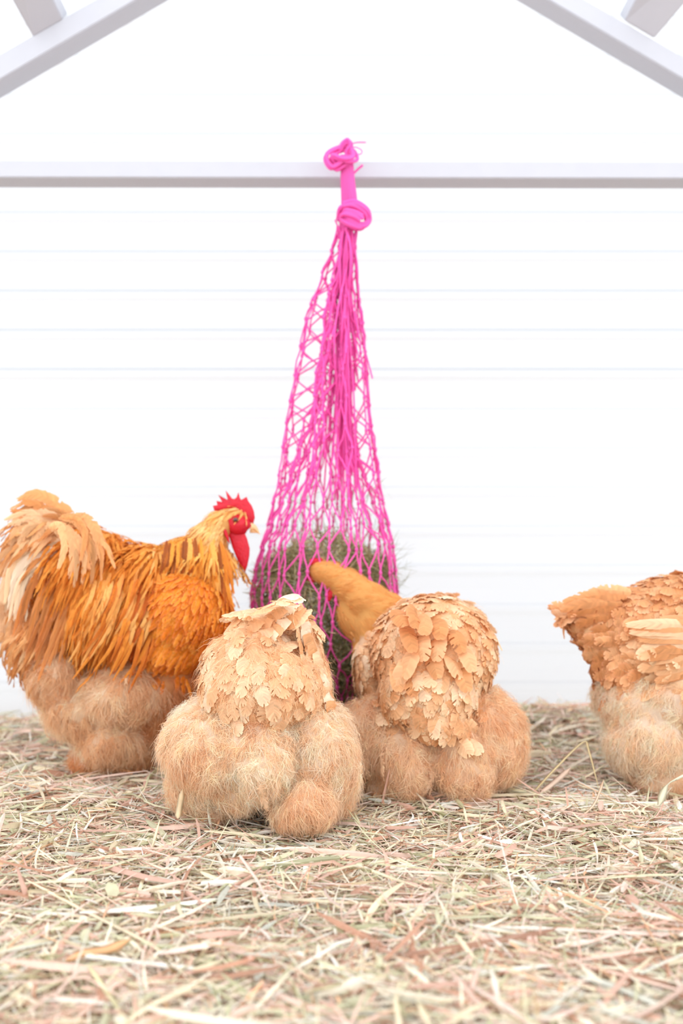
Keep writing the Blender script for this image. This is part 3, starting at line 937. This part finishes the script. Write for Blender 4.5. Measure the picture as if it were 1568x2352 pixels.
# ------------------------------------------------------------------ rooster, side view
def rooster():
    rng = np.random.default_rng(404)
    root = empty('rooster', (W(300, 1800, 1.88)[0], 1.88, 0.0))
    tag(root, 'orange rooster with a red comb and wattles standing side on at the left edge', 'chicken')
    dn = style('fluff', 'down', 44, 11, 9.5, RDOWN, (-0.15, -0.2, -1), 0.35, mess=0.34, clump=0.7)
    dnb = style('fluff', 'down', 38, 10, 9.5, BUFF_DEEP[1:], (0, -0.2, -1), 0.5, mess=0.22, clump=0.55)
    und = style('tail', 'down', 48, 12, 10, [(248, 222, 190), (240, 200, 156), (228, 174, 122)], (-0.6, -0.1, -0.8), 0.2, mess=0.2, clump=0.5, bw=0.9)
    sad = style('saddle_hackle', 'hackle', 62, 5.0, 7.5, ORANGE_SADDLE, (-0.35, -0.15, -1), 0.0, mess=0.1, clump=0.16, droop=0.15, lift=0.16, curl=0.1)
    tsd = style('tail', 'hackle', 62, 7.5, 9, RTAIL, (-0.6, -0.15, -0.8), 0.0, mess=0.14, clump=0.25, droop=0.2)
    wg = style('wing', 'vane', 27, 5.5, 6.2, ORANGE, (-0.55, -0.15, -0.7), 0.0, lift=0.10, curl=0.06, mess=0.1, clump=0.15, K=14, point=0.4)
    bs = style('breast_feathers', 'vane', 30, 9, 9, ORANGE[1:], (-0.2, -0.1, -1), 0.0, lift=0.15, mess=0.15)
    hk = style('neck_hackle', 'hackle', 50, 4.2, 6.0, HACKLE, (-0.35, -0.25, -1), 0.0, mess=0.08, clump=0.14, droop=0.12, lift=0.16, curl=0.05)
    hk2 = style('neck_hackle', 'hackle', 26, 3.0, 4.2, [(250, 214, 150), (246, 196, 120), (238, 172, 84)], (-0.7, -0.15, -0.75), 0.0, mess=0.06, clump=0.08,
                lift=0.08, curl=0.05, K=10)
    D = 1.93
    E = [
        ell(205, 1330, D, 120, 130, 0.09, sad, -30), ell(270, 1400, D, 150, 140, 0.11, sad), ell(350, 1330, D, 120, 80, 0.085, sad, 14),
        ell(110, 1270, D, 85, 95, 0.06, tsd, -20), ell(75, 1380, D, 75, 120, 0.06, und, 8), ell(120, 1450, D, 95, 100, 0.08, tsd),
        ell(425, 1400, D - 0.03, 112, 112, 0.10, wg), ell(470, 1440, D - 0.01, 70, 90, 0.09, bs), ell(400, 1480, D - 0.02, 100, 70, 0.09, wg),
        ell(440, 1270, D, 78, 42, 0.06, hk, -18), ell(470, 1285, D - 0.01, 72, 46, 0.066, hk, 12), ell(482, 1240, D, 44, 48, 0.045, hk2, 20),
        ell(508, 1205, D, 34, 34, 0.033, hk2, 10), ell(540, 1193, D, 32, 27, 0.024, hk2),
        ell(285, 1590, D - 0.03, 110, 82, 0.09, dn), ell(150, 1540, D, 85, 95, 0.09, dn), ell(210, 1620, D, 105, 80, 0.09, dn),
        ell(270, 1690, D - 0.02, 100, 80, 0.08, dn), ell(230, 1745, D - 0.02, 72, 42, 0.055, dnb), ell(310, 1745, D - 0.02, 50, 36, 0.05, dnb), ell(400, 1570, D, 72, 78, 0.08, dnb),
        ell(380, 1700, D + 0.04, 60, 80, 0.05, dnb), ell(370, 1640, D, 70, 60, 0.08, dnb),
    ]

    def extra(coat, r):
        # curled tail feathers (tips to the left, up and over)
        S = [([(200, 1230), (140, 1165), (85, 1135), (38, 1148)], .016, (228, 164, 104)),
             ([(185, 1240), (130, 1180), (90, 1160), (48, 1150)], .015, (216, 146, 86)),
             ([(190, 1250), (130, 1195), (80, 1180), (26, 1205)], .018, (240, 196, 150)),
             ([(180, 1255), (110, 1205), (50, 1210), (22, 1250)], .017, (230, 176, 124)),
             ([(175, 1260), (100, 1200), (60, 1222), (40, 1262)], .015, (238, 190, 140)),
             ([(190, 1265), (110, 1230), (40, 1270), (5, 1330)], .018, (222, 164, 112)),
             ([(200, 1270), (100, 1240), (30, 1290), (0, 1390)], .015, (236, 196, 154)),
             ([(180, 1275), (110, 1260), (50, 1300), (20, 1400)], .015, (246, 220, 190)),
             ([(180, 1290), (110, 1280), (55, 1330), (35, 1430)], .014, (244, 214, 178)),
             ([(190, 1290), (130, 1290), (80, 1330), (50, 1420)], .012, (206, 126, 62)),
             ([(200, 1280), (150, 1300), (95, 1370), (60, 1480)], .012, (214, 136, 70)),
             ([(215, 1280), (170, 1320), (120, 1400), (80, 1500)], .012, (204, 122, 58)),
             ([(230, 1290), (190, 1340), (150, 1430), (110, 1530)], .012, (216, 140, 76)),
             ([(160, 1180), (200, 1190), (225, 1230), (235, 1290)], .014, (232, 170, 112)),
             ([(140, 1185), (180, 1195), (205, 1240), (200, 1310)], .014, (222, 156, 96)),
             ([(120, 1200), (150, 1210), (170, 1260), (160, 1330)], .014, (236, 184, 130))]
        S2 = []
        for pts, w, c in S:
            S2.append((pts, w * 0.85, c))
            for q in range(3):
                o = r.normal(0, 13, 2); e = r.normal(0, 16, 2)
                S2.append(([(x + o[0] + e[0] * k / 3, y + abs(o[1]) * 0.8 + e[1] * k / 3 + 5) for k, (x, y) in enumerate(pts)], w * r.uniform(0.4, 0.65),
                           tuple(np.clip(np.array(c) * r.uniform(0.86, 1.08), 0, 255))))
        for i, (pts, w, c) in enumerate(S2):
            dd = D - 0.03 - 0.001 * i
            lone(coat, 'tail', [(x, y, dd - 0.008 * k) for k, (x, y) in enumerate(pts)], w, c, r, K=40, point=0.35, face=(0.1 + r.normal(0, .2), -1, 0.4 + r.normal(0, .3)), loose=0.9)
        # saddle plumes sweeping down in front of the wing
        for i in range(70):
            x = 215 + r.uniform(0, 150); y = 1270 + (x - 215) * 0.22 + r.uniform(0, 150)
            ln = r.uniform(90, 160); lean = -0.42 + r.normal(0, 0.10)
            dd = D - 0.125 + abs(x - 285) * 0.0002 + max(0, 1330 - y) * 0.0007
            lone(coat, 'saddle_hackle', [(x, y, dd + 0.015), (x + lean * ln * 0.35, y + ln * 0.5, dd - 0.006), (x + lean * ln, y + ln, dd)], 0.0048,
                 [(240, 168, 84), (232, 146, 52), (214, 120, 36), (196, 98, 28), (246, 184, 104)][r.integers(0, 5)], r, K=24, point=0.6, face=(0, -1, 0.2), loose=0.4)
        # cape over the shoulder
        for i in range(64):
            u = r.uniform(0, 1)
            x = 385 + 130 * u + r.normal(0, 6); y = 1262 + 20 * abs(u - .4) + r.uniform(-12, 26)
            ln = r.uniform(55, 95) * (0.75 + 0.5 * u)
            lean = -0.45 + 0.75 * u + r.normal(0, 0.08)
            dd = D - 0.075
            lone(coat, 'neck_hackle', [(x - 4, y - 18, dd + 0.01), (x + lean * ln * .4, y + ln * 0.45, dd - 0.012), (x + lean * ln * .8, y + ln, dd - 0.012)], 0.0042,
                 [(246, 184, 92), (238, 160, 60), (222, 134, 42), (190, 104, 34), (160, 84, 30)][r.integers(0, 5)], r, K=30, point=0.6, face=(0, -1, 0.2), loose=0.4)
    fx, fz = W(514, 1188, D)[0], W(514, 1186, D)[2]
    dress(root, E, rng, (220, 150, 80), extra, skip=lambda p: (p[:, 0] > fx + 0.2 * (fz - p[:, 2])) & (p[:, 2] < fz))
    X = lambda a, b: (440 + a / 7.84, 1100 + b / 7.84)
    comb = [(415, 590), (380, 485), (462, 470), (445, 395), (520, 435), (550, 420), (478, 285), (600, 390), (645, 370), (612, 205), (680, 290), (730, 355), (770, 360),
            (810, 330), (842, 240), (868, 340), (905, 395), (945, 375), (990, 322), (1020, 400), (1080, 480), (1120, 580), (1138, 700), (1110, 800),
            (1040, 780), (980, 700), (900, 600), (800, 520), (650, 540)]
    plate('comb', [X(*p) for p in comb], D, 0.011, M_COMB, root)
    face = [(600, 720), (680, 640), (800, 600), (930, 640), (1040, 740), (1080, 850), (1000, 930), (960, 1000), (800, 1020), (680, 960), (640, 860)]
    plate('face', [X(*p) for p in face], D - 0.004, 0.052, M_COMB, root)
    for k, dy in enumerate((-0.012, 0.010)):
        wt = [(660, 940), (800, 900), (950, 960), (1000, 1080), (1045, 1250), (1040, 1380), (1005, 1560), (960, 1690), (900, 1600), (820, 1450), (740, 1250), (690, 1080)]
        plate('wattle', [X(p[0] - 14 * k, p[1] - 30 * k) for p in wt], D + dy, 0.010, M_COMB, root)
    ear = [(520, 840), (560, 820), (620, 900), (670, 1050), (700, 1180), (650, 1120), (590, 1010)]
    plate('earlobe', [X(*p) for p in ear], D - 0.024, 0.008, M_COMB, root)
    beak(root, W(*X(1060, 870), D), W(*X(1230, 960), D), 0.0085, 0.5)
    eye(root, W(*X(790, 740), D - 0.030), 0.0052)
    foot(root, (W(250, 1790, 1.86)[0], 1.87, 0.0), 1.4, 0.05)
    foot(root, (W(345, 1790, 1.90)[0], 1.93, 0.0), 1.4, 0.05)


hen_front()
hen_second()
hen_right()
rooster()


# ------------------------------------------------------------------ pink hay net and the hay inside
def hay_net():
    r = np.random.default_rng(55)
    D = 2.03
    root = empty('hay_net', W(800, 400, D))
    tag(root, 'long pink knotted hay net hanging from the white beam behind the birds', 'hay net')
    # profile: pixel row -> left edge, right edge
    prof = np.array([(515, 776, 820), (560, 762, 818), (620, 742, 820), (690, 712, 828), (770, 690, 838), (860, 668, 848), (950, 652, 856),
                     (1040, 640, 868), (1130, 628, 880), (1200, 612, 894), (1270, 594, 906), (1340, 574, 916), (1400, 570, 920), (1460, 585, 915),
                     (1520, 622, 895), (1570, 672, 862), (1610, 720, 835), (1628, 760, 800)], float)
    N = 36
    rows = [515]
    while rows[-1] < 1622:
        y = rows[-1]
        rows.append(y + (58 if y < 1150 else 52 if y < 1450 else 44))
    th = 2 * math.pi * np.arange(N) / N
    fold = np.where(r.random(N) < 0.55, r.uniform(0.05, 0.55, N), r.uniform(0.85, 1.0, N))
    K = []
    for j, y in enumerate(rows):
        xl = np.interp(y, prof[:, 0], prof[:, 1]); xr = np.interp(y, prof[:, 0], prof[:, 2])
        cx, hw = (xl + xr) / 2, (xr - xl) / 2
        t = th + (math.pi / N if j % 2 else 0) + r.normal(0, 0.05, N)
        loosew = np.clip((1230 - y) / 350, 0, 1)
        ff = 1 - (1 - fold) * loosew
        ff = ff * (1 - 0.03 * r.random(N))
        dep = hw / F * D * (0.80 if y > 1200 else 0.62 + 0.18 * max(0, (y - 900) / 300))
        core = 795 if y < 1100 else cx
        cc = cx * (1 - loosew) + (core * 0.7 + cx * 0.3) * loosew
        px = cx + (cc - cx) * (1 - ff) + np.cos(t) * hw * ff + r.normal(0, 2.2, N) * loosew
        py = y + r.normal(0, 7 if y < 1150 else 4, N)
        depth = D + 0.0 + np.sin(t) * dep * ff
        K.append(np.stack([(px - 784) / F * D, depth, HC - (py - 1176) / F * D], -1))
    paths, rad = [], []
    knots = []
    for j in range(len(K) - 1):
        for i in range(N):
            for di in ((0, -1) if j % 2 == 0 else (0, 1)):
                a, b = K[j][i], K[j + 1][(i + di) % N]
                m = (a + b) / 2 + r.normal(0, 0.0012, 3)
                q1 = a * 0.82 + b * 0.18; q1[:2] = q1[:2] * 0.4 + a[:2] * 0.6
                q2 = a * 0.18 + b * 0.82; q2[:2] = q2[:2] * 0.4 + b[:2] * 0.6
                paths.append(np.array([a, q1, m, q2, b])); rad.append(0.00155)
        knots.append(K[j])
    knots = np.concatenate(knots[1:])
    V, Q = tube_arrays(paths, rad, 6)
    kp = [np.array([k + (0, 0, 0.0042), k + (0, 0, 0.002), k - (0, 0, 0.002), k - (0, 0, 0.0042)]) for k in knots]
    V2, Q2 = tube_arrays(kp, [np.array([0.0012, 0.0032, 0.0032, 0.0012])] * len(kp), 6)
    quad_mesh('netting', np.vstack([V, V2]), np.vstack([Q, Q2 + len(V)]), M_NET, root)
    # gathered cords running down the folds
    paths, rad = [], []
    for i in range(62):
        x0 = 786 + r.normal(0, 9); x1 = 790 + r.normal(0, 22); y1 = r.uniform(760, 1230)
        pts = [W(798 + r.normal(0, 7), 505, D - 0.01 + r.normal(0, .006)), W(797 + r.normal(0, 9), 600, D + r.normal(0, .015)),
               W((x0 + x1) / 2, (600 + y1) / 2, D + r.normal(0, .02)), W(x1, y1, D + r.normal(0, .03))]
        paths.append(spline(pts, 24)); rad.append(0.0017)
    for i in range(16):                      # neck between the two knots
        a = 2 * math.pi * i / 16
        pts = [W(796 + 11 * math.cos(a), 356, D - 0.008 + 0.008 * math.sin(a)), W(798 + 13 * math.cos(a + .3), 410, D - 0.012 + 0.009 * math.sin(a)),
               W(802 + 16 * math.cos(a + .6), 470, D - 0.010 + 0.011 * math.sin(a)), W(800 + 20 * math.cos(a + .8), 530, D + 0.014 * math.sin(a))]
        paths.append(spline(pts, 18)); rad.append(0.0030)
    V, Q = tube_arrays(paths, rad, 6)
    quad_mesh('gathered_cords', V, Q, M_NET, root)

    def loop(name, pts, rr, strands=3, spread=0.004):
        ps, rs = [], []
        for k in range(strands):
            o = r.normal(0, spread, 3)
            ps.append(spline([W(x, y, d) + o for x, y, d in pts], 48)); rs.append(rr)
        V, Q = tube_arrays(ps, rs, 8)
        quad_mesh(name, V, Q, M_NET, root)
    b0 = D - 0.005                           # knot tied round the beam
    loop('top_knot', [(797, 400, b0), (790, 372, b0 - .02), (764, 385, b0 - .02), (750, 362, b0 - .01), (765, 346, b0), (800, 338, b0 + .01), (812, 360, b0 - .02),
                      (790, 366, b0 - .03), (765, 358, b0 - .02), (770, 378, b0 - .01), (795, 385, b0)], 0.0034, 4, 0.003)
    loop('top_knot', [(780, 345, b0), (788, 330, b0), (800, 322, b0), (806, 335, b0), (796, 352, b0), (808, 372, b0)], 0.0032, 3, 0.003)
    loop('hanging_loop', [(800, 345, D + .01), (803, 358, D + .06), (803, 366, D + .14), (800, 400, D + .155), (796, 432, D + .14), (796, 436, D + 0.06), (797, 425, D + .0)], 0.003, 2, 0.003)
    loop('loose_end', [(806, 330, b0), (822, 327, b0), (840, 327, b0)], 0.0012, 1, 0)
    loop('loose_end', [(798, 345, b0), (815, 338, b0), (830, 345, b0), (828, 354, b0), (812, 352, b0), (800, 346, b0)], 0.0011, 1, 0)
    loop('loose_end', [(812, 398, b0), (822, 388, b0), (832, 380, b0)], 0.0015, 2, 0.001)
    loop('lower_knot', [(784, 470, b0 - .02), (810, 466, b0 - .03), (838, 484, b0 - .025), (842, 505, b0 - .02), (828, 518, b0 - .03), (800, 508, b0 - .03),
                        (784, 496, b0 - .02), (790, 486, b0 - .03), (815, 492, b0 - .035), (828, 500, b0 - .035)], 0.0038, 4, 0.003)
    loop('lower_knot', [(776, 500, b0 - .01), (782, 478, b0 - .02), (812, 472, b0 - .02), (826, 486, b0 - .01), (815, 505, b0 + .02), (785, 505, b0 + .02), (776, 500, b0 - .01)], 0.0032, 3, 0.003)
    tv, tq = [], []

    # hay stuffed in the net
    Nh = 15000
    t = r.uniform(0, 2 * math.pi, Nh); u = r.random(Nh) ** 0.75
    y = 1195 + (1612 - 1195) * u
    y = np.maximum(y, 1205 + 40 * r.random(Nh) + 75 * np.cos(t) ** 2)
    xl = np.interp(y, prof[:, 0], prof[:, 1]) + 8; xr = np.interp(y, prof[:, 0], prof[:, 2]) - 8
    hw = (xr - xl) / 2 * (0.72 + 0.28 * np.clip((y - 1195) / 120, 0, 1)) * r.random(Nh) ** 0.3
    thin = (y < 1290) & (r.random(Nh) < (1290 - y) / 95 * 0.85)
    px = (xl + xr) / 2 + np.cos(t) * hw
    P = np.stack([(px - 784) / F * D, D + np.sin(t) * hw / F * D * 0.78, HC - (y - 1176) / F * D], -1)[~thin]
    n = len(P)
    cols = lin([(168, 168, 120), (196, 188, 144), (146, 146, 100), (228, 216, 176), (120, 110, 78), (198, 176, 134)])[r.choice(6, n, p=[.28, .2, .2, .1, .12, .1])]
    L = r.uniform(0.015, 0.06, n)
    V, Q, c = ribbons(P, r.uniform(0, 6.28, n), r.normal(0, 0.55, n), L, r.uniform(0.0007, 0.0022, n), r.normal(0, 0.8, n), r.normal(0, 0.9, n),
                      np.where(r.random(n) < 0.2, r.normal(0, 0.6, n), 0), cols)
    # a few wisps poking out at the right and the top
    m = 46
    Pw = np.array([W(r.uniform(885, 935), r.uniform(1240, 1370), D + r.normal(0, .03)) for _ in range(m)])
    V3, Q3, c3 = ribbons(Pw, r.normal(0, 0.7, m), r.normal(0.5, 0.4, m), r.uniform(0.03, 0.075, m), r.uniform(0.0005, 0.001, m), r.normal(0, 0.8, m), r.normal(0, 0.5, m),
                         np.zeros(m), lin([(140, 140, 106)] * m))
    m2 = 110
    Pw = np.array([W(r.uniform(640, 890), r.uniform(1120, 1240), D + r.normal(0, .04)) for _ in range(m2)])
    V4, Q4, c4 = ribbons(Pw, r.uniform(0, 6.3, m2), r.normal(0.9, 0.5, m2), r.uniform(0.03, 0.08, m2), r.uniform(0.0006, 0.0014, m2), r.normal(0, 0.8, m2), r.normal(0, 0.5, m2),
                         np.zeros(m2), lin([(160, 156, 120)] * m2))
    o = quad_mesh('hay_filling', np.vstack([V, V3, V4]), np.vstack([Q, Q3 + len(V), Q4 + len(V) + len(V3)]), M_HAY, col=np.vstack([c, c3, c4]), smooth=False)
    tag(o, 'grey green hay stuffed into the lower part of the pink net', 'hay', kind='stuff')


hay_net()
